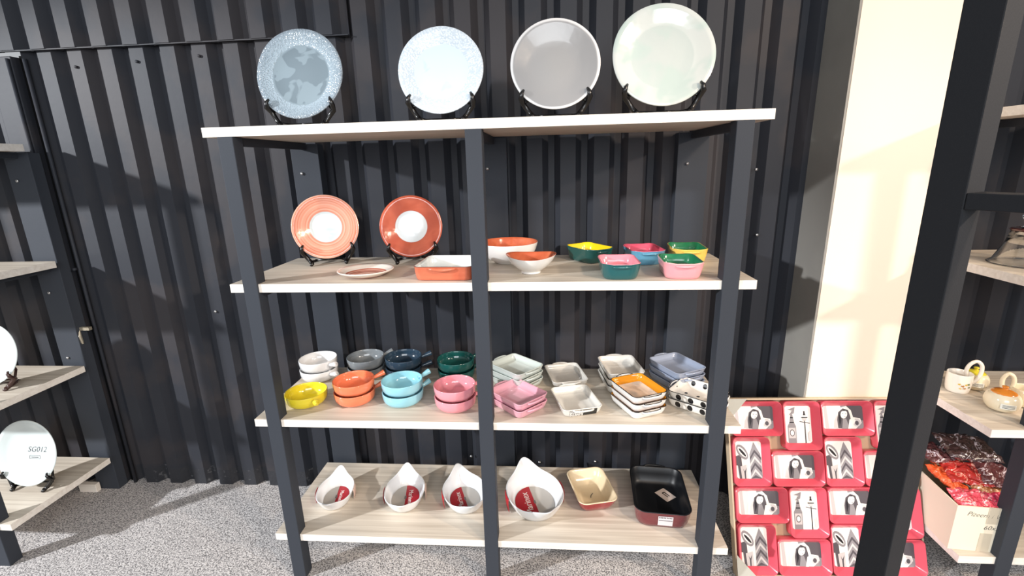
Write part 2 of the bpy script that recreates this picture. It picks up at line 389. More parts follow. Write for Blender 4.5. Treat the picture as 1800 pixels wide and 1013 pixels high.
TOP = ZS[3]; S3 = ZS[2]; S2 = ZS[1]; S1 = ZS[0]
G_TOP = 'large stoneware plates on the top shelf'
M_P1 = radial('grey_blue_plate', [(0, (118, 132, 140)), (.092, (112, 126, 134)), (.1, (150, 166, 176)), (.135, (128, 142, 152)), (.15, (108, 114, 122))], rimbump=(200, .5, .098, (176, 190, 200), .3), mottle=(13, (134, 149, 157), .5, .53, .1))
M_P2 = radial('pale_blue_plate', [(0, (196, 212, 222)), (.088, (198, 214, 224)), (.094, (208, 219, 228)), (.135, (212, 221, 229))], rimbump=(180, .35, .09, (150, 168, 182), .4), mottle=(16, (178, 196, 208), .62, .72, .08))
M_P3 = radial('warm_grey_plate', [(0, (150, 150, 150)), (.132, (148, 148, 149)), (.136, (220, 220, 220)), (.145, (220, 220, 220))], rough=.3)
M_P4 = radial('celadon_plate', [(0, (192, 199, 195)), (.095, (188, 197, 193)), (.1, (200, 206, 202)), (.15, (198, 203, 199))], mottle=(9, (184, 198, 192), .48, .6, .2))
plate('dinner_plate', 'mottled grey-blue stoneware plate with dimpled rim, leftmost on the top shelf', 'plate', -.555, .12, TOP, .143, M_P1, group=G_TOP, wob=.005)
plate('dinner_plate', 'very pale blue stoneware plate with dimpled rim on the top shelf', 'plate', -.096, .12, TOP, .136, M_P2, group=G_TOP, wob=.004)
plate('dinner_plate', 'plain smooth mid-grey plate with a thin pale edge on the top shelf', 'plate', .263, .12, TOP, .1385, M_P3, group=G_TOP, depth=.022, well=.6)
plate('dinner_plate', 'largest plate, pale green-white glazed, at the right of the top shelf', 'plate', .59, .12, TOP, .154, M_P4, group=G_TOP, wob=.005)
M_BRZ = mat('bronze_black_plastic', (64, 42, 38), rough=.25)
for lb, x, rad, m in (('black plate stand under the mottled grey-blue plate on the top shelf', -.555, .143, M_BLACK), ('black plate stand under the pale blue plate on the top shelf', -.096, .136, M_BLACK),
                      ('black plate stand under the plain grey plate on the top shelf', .263, .1385, M_BLACK), ('black plate stand under the largest pale green plate on the top shelf', .59, .154, M_BLACK)):
    stand(lb, x, .12, TOP, rad, m=m)
M_P5 = radial('brushed_coral_plate', [(0, (205, 216, 218)), (.0595, (208, 218, 220)), (.0615, (212, 130, 104)), (.085, (226, 150, 124)), (.112, (204, 112, 82)), (.13, (206, 120, 92))], rings=(110, (240, 182, 160), .9, .062), wav=.001)
M_P6 = radial('terracotta_plate', [(0, (206, 212, 214)), (.0605, (208, 214, 216)), (.0625, (176, 84, 62)), (.1, (170, 78, 54)), (.13, (160, 72, 52))], mottle=(12, (190, 96, 70), .45, .65, -.064), wav=.001)
plate('side_plate', 'coral brushed plate with white centre standing at the left of the second shelf', 'plate', -.622, .318, S3, .124, M_P5, yaw=R(20), group='terracotta plates upright on the second shelf', well=.5)
stand('black plate stand under the coral brushed plate with white centre', -.622, .318, S3, .124, R(20))
plate('side_plate', 'darker terracotta plate with white centre standing on the second shelf', 'plate', -.286, .325, S3, .119, M_P6, yaw=R(12), group='terracotta plates upright on the second shelf', well=.5)
stand('black plate stand under the darker terracotta plate with white centre', -.286, .325, S3, .119, R(12))
# small dish lying flat
M_P7 = radial('terracotta_dish', [(0, (176, 96, 76)), (.03, (196, 126, 104)), (.052, (150, 70, 54)), (.070, (166, 84, 64)), (.073, (226, 222, 214)), (.11, (232, 229, 222))], rings=(120, (226, 198, 180), .5, .0))
V, F, Mi = lathe(plate_prof(.096, .022, .62), 72)
o = mesh('saucer', V, F, M_P7, None, True); o.location = (-.396, .112, S3); tag(o, 'small white-rimmed saucer with terracotta centre lying flat on the second shelf', 'saucer')

def text(parent, s, size, loc, rot, m, name='printed_text', shear=0, xs=1, ext=.0003, thin=0):
    c = bpy.data.curves.new(name, 'FONT'); c.body = s; c.size = size; c.align_x = 'CENTER'; c.align_y = 'CENTER'; c.shear = shear; c.extrude = ext; c.offset = thin; c.resolution_u = 3
    t = bpy.data.objects.new('tmp', c); COL.objects.link(t)
    bpy.context.view_layer.update()
    me = bpy.data.meshes.new_from_object(t.evaluated_get(bpy.context.evaluated_depsgraph_get()))
    bpy.data.objects.remove(t)
    for v in me.vertices: v.co.x *= xs
    me.materials.clear(); me.materials.append(m)
    o = link(name, me, parent, loc, rot); return o
M_INK = mat('dark_ink', (60, 62, 66), rough=.7)
M_PL = mat('white_porcelain', (200, 209, 208), rough=.22, coat=.3)
pl = plate('serving_plate', 'white plate with handwritten SG012 standing on the lowest left shelf', 'plate', -2.085, .215, S1, .148, M_PL, group='white plates on the left unit', tilt=14, well=.74)
text(pl, 'SG012', .034, (.036, .012, .0044), (0, 0, 0), M_INK, 'handwriting', shear=.3, thin=-.0003)
q = B()
for a in ((0, .05, 0, .0012), (0, .05, .014, .0152), (0, .0012, 0, .015), (.049, .05, 0, .015), (.008, .042, .006, .0085)): q.box(a[0]-.0, a[1], a[2]-.03, a[3]-.03, .0040, .0046)
q.build('printed_stamp', M_INK, pl)
stand('dark plate stand under the white plate marked SG012', -2.085, .215, S1, .148, 0, M_BLACK, 14)
pl = plate('serving_plate', 'white plate on the third left shelf, cut by the left photo edge', 'plate', -2.10, .215, S2, .13, M_PL, group='white plates on the left unit', tilt=14)
stand('dark plate stand under the white plate on the third left shelf', -2.10, .215, S2, .13, 0, M_BRZ, 14)

# ------------------------------------------------------------------ dishes
def dish(name, Bl, A, h, mo, mi, mr, inset=.86, cr=.02, lift=0, t=.004, handles=True, mh=None, mfloor=None, hw=.036, hd=.017, rimb=.0):
    """rectangular dish; local x along the long axis. returns the thing (an Empty) with body and handles"""
    u = empty(name, (0, 0, 0))
    hx, hy = Bl/2, A/2
    S = lambda k, z, e=0, lf=0: rr(hx*k-e, hy*k-e*1.0, max(cr*(.6+.4*k)-e, .006), z, lift=lf or None)
    rings = [S(inset*.55, .003), S(inset*.93, .003), S(inset*.95, 0), S(inset, .002), S(inset+.3*(1-inset), h*.2), S(inset+.7*(1-inset), h*.6, 0, lift*.4), S(.99, h*.93, 0, lift*.9), S(1, h*.97, 0, lift), S(1, h, .0012, lift), S(1, h, t*.8, lift),
             S(.99, h*.95, t+.001, lift*.9), S(inset+.7*(1-inset), h*.6, t+.001, lift*.4), S(inset+.3*(1-inset), h*.26, t+.002), S(inset, .009, t+.004), S(inset*.9, .006, t), S(inset*.5, .0055, 0)]
    bands = [0, 0, 0, 0, 0, 0, 0, 2, 2, 2 if rimb else 1, 1, 1, 1, 3, 3]
    bands = [0]*7+[2, 2]+[1]*4+[3, 3]
    V, F, Mi = loft(rings, bands)
    mesh('body', V, F, [mo, mi, mr, mfloor or mi], Mi, True, u)
    if handles:
        for sg in (1, -1):
            b = B(); P = []
            for k in range(13):
                a = PI*k/12; P.append((sg*(hx-.005+hd*math.sin(a)**.7), hw*math.cos(a), h-.006+.003*math.sin(a)+(lift*0)))
            b.tube(P, [.0035+.001*math.sin(PI*k/12) for k in range(13)], 8, flat=.8); b.build('handle', mo if mh is not MATS.get('black_rim_line') or mh is None else MATS['plain_white_glaze'], u, smooth=True)
            if mh:
                b = B(); b.tube([(p[0], p[1], p[2]+.0034) for p in P], .0016, 6); b.build('rim_line', mh, u, smooth=True)
    return u
def wallk(z, h, inset):
    T_ = [(0, inset), (h*.2, inset+.3*(1-inset)), (h*.6, inset+.7*(1-inset)), (h*.93, .99), (h, 1)]
    for (a, ka), (b, kb) in zip(T_, T_[1:]):
        if a <= z <= b: return ka+(kb-ka)*(z-a)/(b-a)
    return 1
def place(u, label, cat, x, y, z, rot, group=None):
    u.location = (x, y, z); u.rotation_euler = (0, 0, R(rot)); tag(u, label, cat, group); return u
def stack(u, labels, cat, x, y, z, rot, step, group, jit=1.5):
    for i, lb in enumerate(labels):
        o = u if i == 0 else copy_tree(u)
        place(o, lb, cat, x+(0 if i == 0 else random.uniform(-.001, .001)), y, z+i*step, rot+random.uniform(-jit, jit)*(i > 0), group)

def names(n, desc, where):
    w_ = {1: [''], 2: ['bottom of the stack of two', 'top of the stack of two'], 3: ['bottom of the stack of three', 'middle of the stack of three', 'top of the stack of three']}[n]
    return ['%s%s, %s' % (desc, (', '+q) if q else '', where) for q in w_]
GD = 'rectangular baking dishes on the third shelf'
C = ceramic
def simple(rgb, name, **k):
    m = C(name, rgb); return dish('baking_dish', .180, .147, .033, m, m, m, **k)
stack(simple((196, 204, 198), 'pale_sage_glaze'), names(3, 'pale sage grey baking dish', 'behind the pink dishes'), 'baking dish', .107, .307, S2, -41.5, .027, GD)
stack(simple((224, 164, 178), 'pink_glaze'), names(2, 'pink rectangular baking dish', 'right of the centre post'), 'baking dish', .124, .122, S2, -45.5, .027, GD)
stack(simple((206, 203, 196), 'cream_grey_glaze'), names(1, 'single pale grey baking dish', 'behind the speckled-end dish'), 'baking dish', .306, .345, S2, -77, .027, GD)
u = dish('baking_dish', .185, .148, .033, C('off_white_glaze', (222, 219, 211)), MATS['off_white_glaze'], MATS['off_white_glaze'])
M_SPK = mat('speckled_print', (228, 226, 222), rough=.4, var=(230, (90, 90, 92), .5, .56))
M_BLKG = mat('black_print', (34, 36, 36), rough=.3)
def end_quad(name, y0, y1, z0, z1, m, par, hx, sg=1):
    # a patch lying on the sloping end wall
    q = B(); xo = lambda z: sg*(hx*wallk(z, .033, .86)+.0010)
    n = 6; V = []
    for i in range(n+1):
        yy = y0+(y1-y0)*i/n
        for z in (z0, .0066, .0198, z1): V.append((xo(z), yy, z))
    F = [(4*i+j, 4*i+4+j, 4*i+5+j, 4*i+1+j) for i in range(n) for j in range(3)]
    q.add(V, F); return q.build(name, m, par)
end_quad('printed_panel', -.050, .0, .003, .029, M_SPK, u, .0925)
end_quad('printed_panel', .0, .050, .003, .029, M_BLKG, u, .0925)
place(u, 'off-white baking dish with a black and speckled patch on its near end', 'baking dish', .334, .134, S2, -75, GD)
stack(simple((214, 210, 202), 'warm_white_glaze'), names(3, 'warm white baking dish', 'behind the mustard-lined dishes'), 'baking dish', .522, .307, S2, -82.5, .027, GD)
mw = C('plain_white_glaze', (232, 231, 228)); mb = mat('black_rim_line', (24, 22, 24), rough=.25)
u = dish('baking_dish', .170, .140, .033, mw, C('mustard_glaze', (218, 142, 34)), mb, mh=mb, mfloor=mat('peach_print', (232, 206, 182), rough=.25, var=(14, (188, 172, 158), .5, .62)))
stack(u, names(3, 'white baking dish with mustard inside', 'beside the off-white dish'), 'baking dish', .557, .122, S2, -66, .028, GD, .5)
stack(simple((154, 164, 184), 'blue_grey_glaze'), names(3, 'blue-grey baking dish', 'behind the polka-dot dishes'), 'baking dish', .745, .325, S2, -62, .027, GD)
md = dots('polka_dot_glaze', (236, 230, 220), (24, 24, 26))
u = dish('baking_dish', .176, .148, .033, md, md, mb, mh=mb)
stack(u, names(2, 'black-dotted white baking dish', 'behind the right post'), 'baking dish', .775, .142, S2, -38, .028, GD, .5)

# handled bowls
def handled_bowl(rgb, nm):
    m = C(nm, rgb, rough=.12)
    u = empty('handled_bowl', (0, 0, 0))
    P = [(.001, .001), (.046, .001), (.052, 0), (.056, .002), (.068, .009), (.0745, .02), (.0765, .034), (.077, .0475), (.0762, .0495), (.0745, .0495), (.0732, .047), (.0725, .034), (.070, .021), (.062, .010), (.050, .0065), (.001, .006)]
    V, F, Mi = lathe(P, 64); mesh('body', V, F, m, None, True, u)
    b = B(); b.tube([(.070, 0, .034), (.080, 0, .035), (.092, 0, .038), (.106, 0, .042), (.117, 0, .045), (.119, 0, .0455), (.118, 0, .0453), (.113, 0, .044)], [.0075, .007, .008, .010, .0115, .0108, .0085, .004], 16)
    b.build('handle', m, u, smooth=True)
    return u
GB = 'handled soup bowls on the third shelf'
for nm, rgb, n, desc, where, x, y, rot in (
    ('white_bowl_glaze', (222, 222, 222), 2, 'white handled soup bowl', 'behind the yellow bowl', -.741, .346, -30),
    ('slate_bowl_glaze', (116, 122, 126), 2, 'slate grey handled soup bowl', 'behind the orange bowls', -.543, .370, 36),
    ('navy_bowl_glaze', (42, 60, 76), 2, 'dark navy handled soup bowl', 'behind the light blue bowls', -.378, .372, 22),
    ('dark_green_bowl_glaze', (24, 78, 74), 2, 'dark green handled soup bowl', 'behind the pink bowls', -.149, .350, 33),
    ('yellow_bowl_glaze', (226, 206, 50), 1, 'yellow handled soup bowl, single, handle towards the viewer', 'beside the left post', -.688, .128, -46),
    ('orange_bowl_glaze', (232, 126, 88), 2, 'orange handled soup bowl', 'right of the yellow bowl', -.505, .147, 38),
    ('sky_bowl_glaze', (142, 198, 212), 2, 'light blue handled soup bowl', 'right of the orange bowls', -.316, .146, 46),
    ('rose_bowl_glaze', (228, 146, 156), 2, 'pink handled soup bowl', 'left of the centre post', -.108, .113, 24)):
    stack(handled_bowl(rgb, nm), names(n, desc, where), 'bowl', x, y, S2, rot, .0425, GB, 5)

# second shelf, right side: round bowls
mwb = C('white_bowl', (230, 228, 224)); mor = mat('terracotta_inside', (206, 110, 74), rough=.15, coat=.4, var=(20, (188, 92, 60), .4, .6))
P = smoothprof([(.001, .003), (.05, .003), (.054, 0), (.058, .004), (.085, .02), (.103, .045), (.112, .076), (.112, .0785), (.109, .0785), (.099, .047), (.080, .024), (.05, .009), (.001, .008)], 1)
V, F, Mi = lathe(P, 80, [0 if i < 14 else 1 for i in range(len(P)-1)])
o = mesh('salad_bowl', V, F, [mwb, mor], Mi, True); o.location = (.087, .327, S3); tag(o, 'large white salad bowl with terracotta inside, right of the centre post', 'bowl')
P = smoothprof([(.001, .003), (.028, .003), (.032, 0), (.033, .004), (.031, .008), (.05, .02), (.071, .04), (.083, .062), (.0835, .0635), (.081, .0635), (.068, .042), (.047, .024), (.022, .012), (.001, .011)], 1)
V, F, Mi = lathe(P, 80, [0 if i < 15 else 1 for i in range(len(P)-1)], lambda r, z, a: (r*(1+.03*math.cos(2*a)*(z/.06)), z*(1+.07*math.cos(2*a)*(z/.06))))
o = mesh('salad_bowl', V, F, [mwb, mor], Mi, True); o.location = (.179, .133, S3); tag(o, 'small white footed bowl with wavy rim and terracotta inside, in front of the large bowl', 'bowl')

GSq = 'two-coloured oven dishes on the second shelf'
def duo(nm, out, inn, label, x, y, rot, Bl=.172, A=.125, rim=None):
    mo = C(nm+'_outer', out); mi = C(nm+'_inner', inn); mr = mi if not rim else C(nm+'_rim', rim)
    u = dish('oven_dish', Bl, A, .053, mo, mi, mr, inset=.84, cr=.036, lift=.002, handles=False, t=.004)
    for sg in (1, -1):
        b = B(); hx = Bl/2
        b.tube([(sg*(hx-.001+.005*math.cos(PI*(k/8-.5))), -.03+.06*k/8, .044) for k in range(9)], [.002+.0028*math.sin(PI*k/8) for k in range(9)], 8); b.build('handle', mo, u, smooth=True)
    place(u, label, 'oven dish', x, y, S3, rot, GSq)
duo('dark_green_yellow', (28, 74, 70), (234, 200, 28), 'dark green oven dish with yellow inside, turned cornerwise', .395, .344, -57, rim=(40, 84, 76))
duo('sky_rose', (92, 150, 178), (214, 86, 108), 'light blue oven dish with deep pink inside', .591, .305, -84)
duo('yellow_green', (236, 196, 92), (36, 118, 76), 'yellow oven dish with green inside, at the back right', .752, .322, -94, rim=(226, 190, 80))
duo('teal_pink', (30, 88, 90), (232, 138, 150), 'teal green oven dish with pale pink inside, in front', .468, .088, -90)
duo('pink_green', (240, 162, 168), (34, 120, 80), 'pale pink oven dish with green inside, at the front right', .665, .088, -93, rim=(226, 178, 170))
mt = mat('terracotta_glaze', (190, 96, 68), rough=.15, coat=.4, var=(16, (202, 110, 80), .4, .6)); mw2 = C('milk_white_glaze', (226, 228, 224))
u = dish('square_baking_dish', .208, .200, .048, mt, mw2, mat('brown_rim', (96, 52, 44), rough=.2), inset=.93, cr=.026, handles=False)
for sg in (1, -1):
    b = B(); b.tube([(sg*(.102+.010*math.sin(PI*k/10)**.5), -.048+.096*k/10, .043-.004*math.sin(PI*k/10)) for k in range(11)], [.002+.004*math.sin(PI*k/10)**.5 for k in range(11)], 8); b.build('handle', mt, u, smooth=True)
place(u, 'square terracotta baking dish with white inside, against the centre post', 'baking dish', -.103, .122, S3, -92)

# lowest shelf: loaf dish and big black dish
mrd = C('dark_red_glaze', (150, 24, 38)); mcr = C('cream_inside', (226, 206, 172))
u = dish('loaf_dish', .226, .164, .060, mrd, mcr, mcr, inset=.72, cr=.034, handles=False, t=.007)
b = B(); b.tube([(-.012, .012, .0065), (.0, .0, .0068), (.012, -.004, .0065)], .0012, 6); b.build('ink_mark', M_INK, u)
place(u, 'dark red loaf dish with cream inside on the lowest shelf', 'loaf dish', .410, .256, S1, -77)
mmr = C('burgundy_glaze', (112, 44, 52)); mbk = mat('black_nonstick', (16, 18, 22), rough=.42)
u = dish('roasting_dish', .292, .215, .076, mmr, mbk, mbk, inset=.88, cr=.045, t=.005, handles=False)
b = B(); b.tube([(-.141-.017*math.sin(PI*k/12)**.7, .045*math.cos(PI*k/12), .072) for k in range(13)], .0042, 8); b.build('handle', mbk, u, smooth=True)
b = B(); b.box(-.034, .034, -.026, .026, .0066, .0074, 0)
tg = b.build('tag', mat('pale_paper', (206, 190, 180), rough=.7), u, loc=(-.075, .0, 0)); tg.location = (-.052, .036, .0); tg.rotation_euler = (0, 0, R(40))
b = B(); b.box(-.016, .016, -.004, .0, .0075, .0078); b.box(-.016, .016, .006, .010, .0075, .0078); b.box(-.016, -.012, -.004, .01, .0075, .0078); b.build('printed_mark', M_BLKG, tg)
b = B(); xo = lambda z: .146*wallk(z, .076, .88)+.0014
V = [(xo(z), y_, z) for y_ in (-.020, .034) for z in (.014, .0456, .062)]
b.add(V, [(0, 3, 4, 1), (1, 4, 5, 2)]); b.build('sticker', mat('white_sticker', (230, 222, 224), rough=.6), u)
b = B()
V = [(xo(z)+.0006, y_, z) for y_ in (-.018, .032) for z in (.040, .043)]; b.add(V, [(0, 2, 3, 1)])
for k in range(9):
    V = [(xo(z)+.0006, y_, z) for y_ in (-.017+k*.0055, -.0142+k*.0055) for z in (.052, .059)]; b.add(V, [(0, 2, 3, 1)])
b.build('sticker_print', M_INK, u)
place(u, 'large burgundy roasting dish with black inside on the lowest shelf', 'roasting dish', .678, .222, S1, -95)

# oval dishes with raised end handles and cardboard sleeves
def oval(Lh, W, h, label, x, y, rot, redside, txt_size, big=False):
    e_ = Lh*.115; a_ = Lh/2-e_; b_ = W/2; lift = Lh*.10; h = h*1.15
    N = 96
    def ring(k, z, e=0, bump=0.0):
        P = []
        for i in range(N):
            t = 2*PI*i/N; c, s = math.cos(t), math.sin(t)
            an = min(abs(t), abs(t-PI), abs(t-2*PI)); g = math.exp(-(an/.33)**2)
            x_ = (a_*k-e)*math.copysign(abs(c)**.92, c)+math.copysign(e_*bump*g, c)
            y_ = (b_*k-e)*math.copysign(abs(s)**.96, s)
            P.append((x_, y_, z+lift*bump*math.exp(-(an/.42)**2)))
        return P
    t = .004
    rings = [ring(.3, .002), ring(.68, .002), ring(.72, 0), ring(.76, .003), ring(.84, h*.3, 0, .08), ring(.95, h*.72, 0, .5), ring(.99, h*.95, 0, .95), ring(1, h, 0, 1), ring(1, h+.002, .002, 1), ring(1, h, t+.001, .97),
             ring(.95, h*.72, t+.001, .45), ring(.84, h*.34, t+.001, .06), ring(.78, .010, t, 0), ring(.72, .006, t), ring(.3, .005, 0)]
    u = empty('oval_dish', (0, 0, 0))
    V, F, Mi = loft(rings); mesh('body', V, F, M_WHITE, None, True, u)
    # round label on the inner floor
    ra, rb = a_*.73-.004, b_*.73-.004
    n = 40
    b = B()
    red = [(ra*math.cos(PI*k/n), redside*rb*math.sin(PI*k/n), .0085) for k in range(n+1)]
    gry = [(ra*math.cos(PI*k/n), -redside*rb*math.sin(PI*k/n), .0080) for k in range(n+1)]
    def slab(P, mi, th=.0006):
        m_ = len(P); b.add([p for p in P]+[(p[0], p[1], p[2]-th) for p in P], [tuple(range(m_)), tuple(range(2*m_-1, m_-1, -1))]+[(i, (i+1) % m_, m_+(i+1) % m_, m_+i) for i in range(m_)], mi)
    slab(red, 0); slab(gry, 1)
    lab = b.build('label_disc', [mat('red_card', (176, 26, 40), rough=.4), mat('grey_card', (188, 184, 178), rough=.5)], u); lab['label'] = 'half red, half grey printed card'
    M_WT = mat('white_print', (238, 232, 228), rough=.5)
    text(lab, 'Marinex', txt_size, (0, redside*rb*.36, .0088), (0, 0, 0 if redside > 0 else PI), M_WT)
    q = B(); q.box(-.010 if 1 else 0, .010, -redside*.0-.004, .004, .0087, .0091); q.build('printed_box', mat('grey_print', (120, 112, 110), rough=.5), lab)
    # cardboard sleeve flaps on both long sides
    for sg in (1, -1):
        V = []; m_ = 12
        for i in range(m_+1):
            xx = -a_*.22+a_*.46*i/m_
            yy = b_*math.sqrt(max(0, 1-(xx/a_)**2))
            for (k, z) in ((1.01, h+.003), (1.03, h*.9), (1.03, h*.6), (1.0, .004)):
                V.append((xx*1.0, sg*(yy*k+.002), z))
        F = []
        for i in range(m_):
            for j in range(3): F.append((i*4+j, i*4+4+j, i*4+5+j, i*4+1+j))
        fl = mesh('sleeve', V, F, [MATS['red_card'] if (sg > 0 or big) else mat('sleeve_back', (226, 196, 184), rough=.6)], None, True, u)
        sm = fl.modifiers.new('solid', 'SOLIDIFY'); sm.thickness = .0008; sm.offset = 0
    place(u, label, 'oval dish', x, y, S1, rot, 'white oval dishes on the lowest shelf')
oval(.262, .151, .040, 'smallest white oval dish with half-red Marinex card, leftmost on the lowest shelf'.replace('Marinex ', ''), -.668, .205, 102, -1, .022)
oval(.288, .168, .043, 'second white oval dish from the left, red card half on its right', -.370, .212, 101, -1, .027)
oval(.294, .180, .045, 'white oval dish half hidden by the centre post, red card half on its left', -.116, .214, 112, 1, .030, True)
oval(.362, .230, .055, 'largest white oval dish with red card, right of the centre post', .176, .206, 107, 1, .040, True)

# ------------------------------------------------------------------ collage picture frame leaning at the column
BX0, BX1, LEAN = .948, 1.652, 20.9
fr = empty('collage_frame', ((BX0+BX1)/2, .082, -.004), R(2.0), R(-LEAN)); tag(fr, 'boxed red multi-photo collage frame on the floor, leaning against the cream column', 'picture frame')
W_, H_ = BX1-BX0, .668
M_CARD = mat('kraft_card_edge', (196, 176, 148), rough=.7); M_INC = mat('cardboard_inside', (190, 166, 136), rough=.8)
b = B(); b.box(-W_/2, W_/2, .024, .028, 0, H_, 1)
for a in ((-W_/2, -W_/2+.006, 0, H_), (W_/2-.006, W_/2, 0, H_), (-W_/2+.006, W_/2-.006, 0, .006), (-W_/2+.006, W_/2-.006, H_-.006, H_)): b.box(a[0], a[1], -.006, .024, a[2], a[3], 0)
b.build('box_tray', [M_CARD, M_INC], fr)
M_RED = mat('coral_red_plastic', (216, 84, 100), rough=.3, coat=.2)
GREYS = [mat('photo_tone_%s' % n, c, rough=.3) for n, c in (('white', (236, 232, 224)), ('light', (196, 194, 192)), ('mid', (138, 136, 138)), ('dark', (84, 80, 84)), ('black', (34, 32, 36)))]
def ell(cx, cz, a, b_, n=14, rot=0, z0=0, z1=360):
    P = []
    for k in range(n+1 if z1-z0 < 360 else n):
        t = R(z0+(z1-z0)*k/n); x_, z_ = a*math.cos(t), b_*math.sin(t); c, s = math.cos(R(rot)), math.sin(R(rot)); P.append((cx+c*x_-s*z_, cz+s*x_+c*z_))
    return P
def photo(kind, w_, h_):
    """list of (points in -1..1 units, tone)"""
    L = []
    if kind == 'woman':
        L += [([(-1, -1), (1, -1), (1, 1), (-1, 1)], 0), ([(0, -1), (1, -1), (1, 1), (-.1, 1)], 2), ([(.35, .0), (1, -.3), (1, 1), (.2, 1)], 3), ([(-.95, 1), (-.8, 1), (-.72, -1), (-.9, -1)], 1),
              ([(-.62, -1), (-.58, -.2), (-.35, .5), (-.1, .85), (.2, .98), (.42, .6), (.5, 0), (.85, -.1), (.9, -.5), (.6, -1)], 0),
              ([(-.5, -.9), (-.45, -.3), (-.3, .2), (-.22, -.3), (-.3, -1)], 1),
              ([(-.28, -.95), (-.3, -.2), (-.22, .45), (.02, .78), (.28, .62), (.36, .1), (.4, -.5), (.3, -1)], 3), ([(-.2, -.8), (-.22, 0), (-.12, .5), (-.1, -.3)], 4),
              (ell(.05, .26, .17, .36, 14, -6), 0), ([(-.06, .55), (.08, .66), (.24, .5), (.14, .56)], 4), ([(-.03, .32), (.02, .35), (.02, .28)], 4), ([(.11, .3), (.17, .33), (.17, .26)], 4), ([(.04, .06), (.14, .08), (.09, .02)], 3),
              ([(-.02, -.1), (.14, -.1), (.3, -1), (-.1, -1)], 2), (ell(.66, -.45, .2, .36, 10), 1), (ell(.66, -.5, .1, .2, 8), 3), ([(.3, -.2), (.5, -.05), (.6, -.3), (.35, -1), (.2, -1)], 0)]
    elif kind == 'tower':
        L += [([(-1, -1), (1, -1), (1, 1), (-1, 1)], 0), ([(-.85, -1), (-.2, -1), (-.2, -.1), (-.32, .1), (-.38, .38), (-.5, .78), (-.62, .38), (-.7, .1), (-.85, -.1)], 2),
              ([(-.78, -.75), (-.26, -.75), (-.26, -.18), (-.78, -.18)], 1), (ell(-.52, -.46, .19, .19), 3), (ell(-.52, -.46, .14, .14), 0), ([(-.68, .08), (-.34, .08), (-.34, .14), (-.68, .14)], 4), ([(-.62, .34), (-.4, .34), (-.4, .4), (-.62, .4)], 4),
              ([(-.8, .8), (-.2, .95), (-.3, .6), (-.72, .5), (-.4, .75)], 2),
              ([(.46, -1), (.54, -1), (.53, .32), (.47, .32)], 4), ([(.1, .14), (.9, .04), (.9, .08), (.1, .18)], 3), ([(.3, .38), (.7, .38), (.62, .2), (.38, .2)], 1), ([(.26, .4), (.74, .4), (.74, .35), (.26, .35)], 4), ([(.4, .5), (.6, .5), (.54, .62), (.56, .72), (.44, .72), (.46, .62)], 4), ([(.7, -.45), (.85, -.35), (.84, -.9), (.72, -.9)], 1)]
    else:
        L += [([(-1, -1), (1, -1), (1, 1), (-1, 1)], 0), ([(-1, .2), (-.6, .3), (-.5, -1), (-.8, -1), (-.9, -.3), (-1, -.3)], 3), (ell(-.5, .42, .55, .30, 16, -38), 2), (ell(-.5, .42, .42, .17, 14, -38), 0), (ell(-.48, .40, .36, .08, 12, -38), 4),
              ([(-.62, -1), (-.7, -.35), (-.15, -.25), (-.1, -1)], 1), ([(-.5, -.45), (-.38, -.62), (-.22, -.4), (-.3, -.7), (-.3, -1), (-.4, -1), (-.42, -.68)], 3),
              ([(.1, -1), (.06, .3), (.42, .96), (.9, .3), (1, -1)], 2)]
        for k in range(5):
            z_ = .55-.34*k; L.append(([(.08, z_-.42), (.45, z_), (.95, z_-.42), (.95, z_-.56), (.45, z_-.16), (.08, z_-.58)], 3 if k % 2 == 0 else 1))
    return L
def photo_frame(cx, cz, w_, h_, kind):
    f = []
    S = lambda dx, y, r: [(p[0]+cx, y, p[1]+cz) for p in rr(w_/2-dx, h_/2-dx, r, 0, n=5)]
    rings = [S(.0, .022, .020), S(0, -.014, .020), S(.002, -.016, .018), S(.004, -.014, .017), S(.022, .016, .010), S(.030, .0165, .006)]
    V, F, Mi = loft(rings, cap0=False, cap1=False)
    o = mesh('photo_frame', V, F, M_RED, None, True, fr, flat_angle=R(35))
    b = B(); hw, hh = w_/2-.022, h_/2-.022
    for i, (P, tone) in enumerate(photo(kind, w_, h_)):
        y_ = .0158-.00012*i
        b.poly([(cx+max(-1, min(1, x_))*hw, y_, cz+max(-1, min(1, z_))*hh) for x_, z_ in P], tone)
    b.build('photo', GREYS, o)
wL, hL = .201, .146; per = .348; x00 = -W_/2+.009; zt = H_-.010; g = .0015
for i in range(2):
    for j in range(2):
        X0, Zt = x00+i*per, zt-j*(per-.022)
        wq, hq = wL, hL-.011*.0
        def cell(x_, z_, w2, h2, kind): photo_frame(X0+x_+w2/2, Zt-z_-h2/2, w2-2*g, h2-2*g, kind)
        HP = .190; HL = .136
        cell(0, 0, wL, HL, 'woman'); cell(wL, 0, hL, HP, 'tower')
        cell(0, HL, hL, HP, 'leaf'); cell(hL, HP, wL, HL, 'woman')
M_CP = mat('grey_paper_corner', (176, 174, 164), rough=.8)
for sx, zz, s2 in ((-1, H_, -1), (-1, 0, 1)):
    b = B(); x_ = sx*W_/2
    V = [(x_-.001, -.019, zz), (x_-sx*.075, -.019, zz), (x_-.001, -.019, zz+s2*.085), (x_-.001, -.0175, zz), (x_-sx*.075, -.0175, zz), (x_-.001, -.0175, zz+s2*.085)]
    b.add(V, [(0, 1, 2), (3, 5, 4), (0, 3, 4, 1), (1, 4, 5, 2), (2, 5, 3, 0)]); b.build('corner_protector', M_CP, fr)

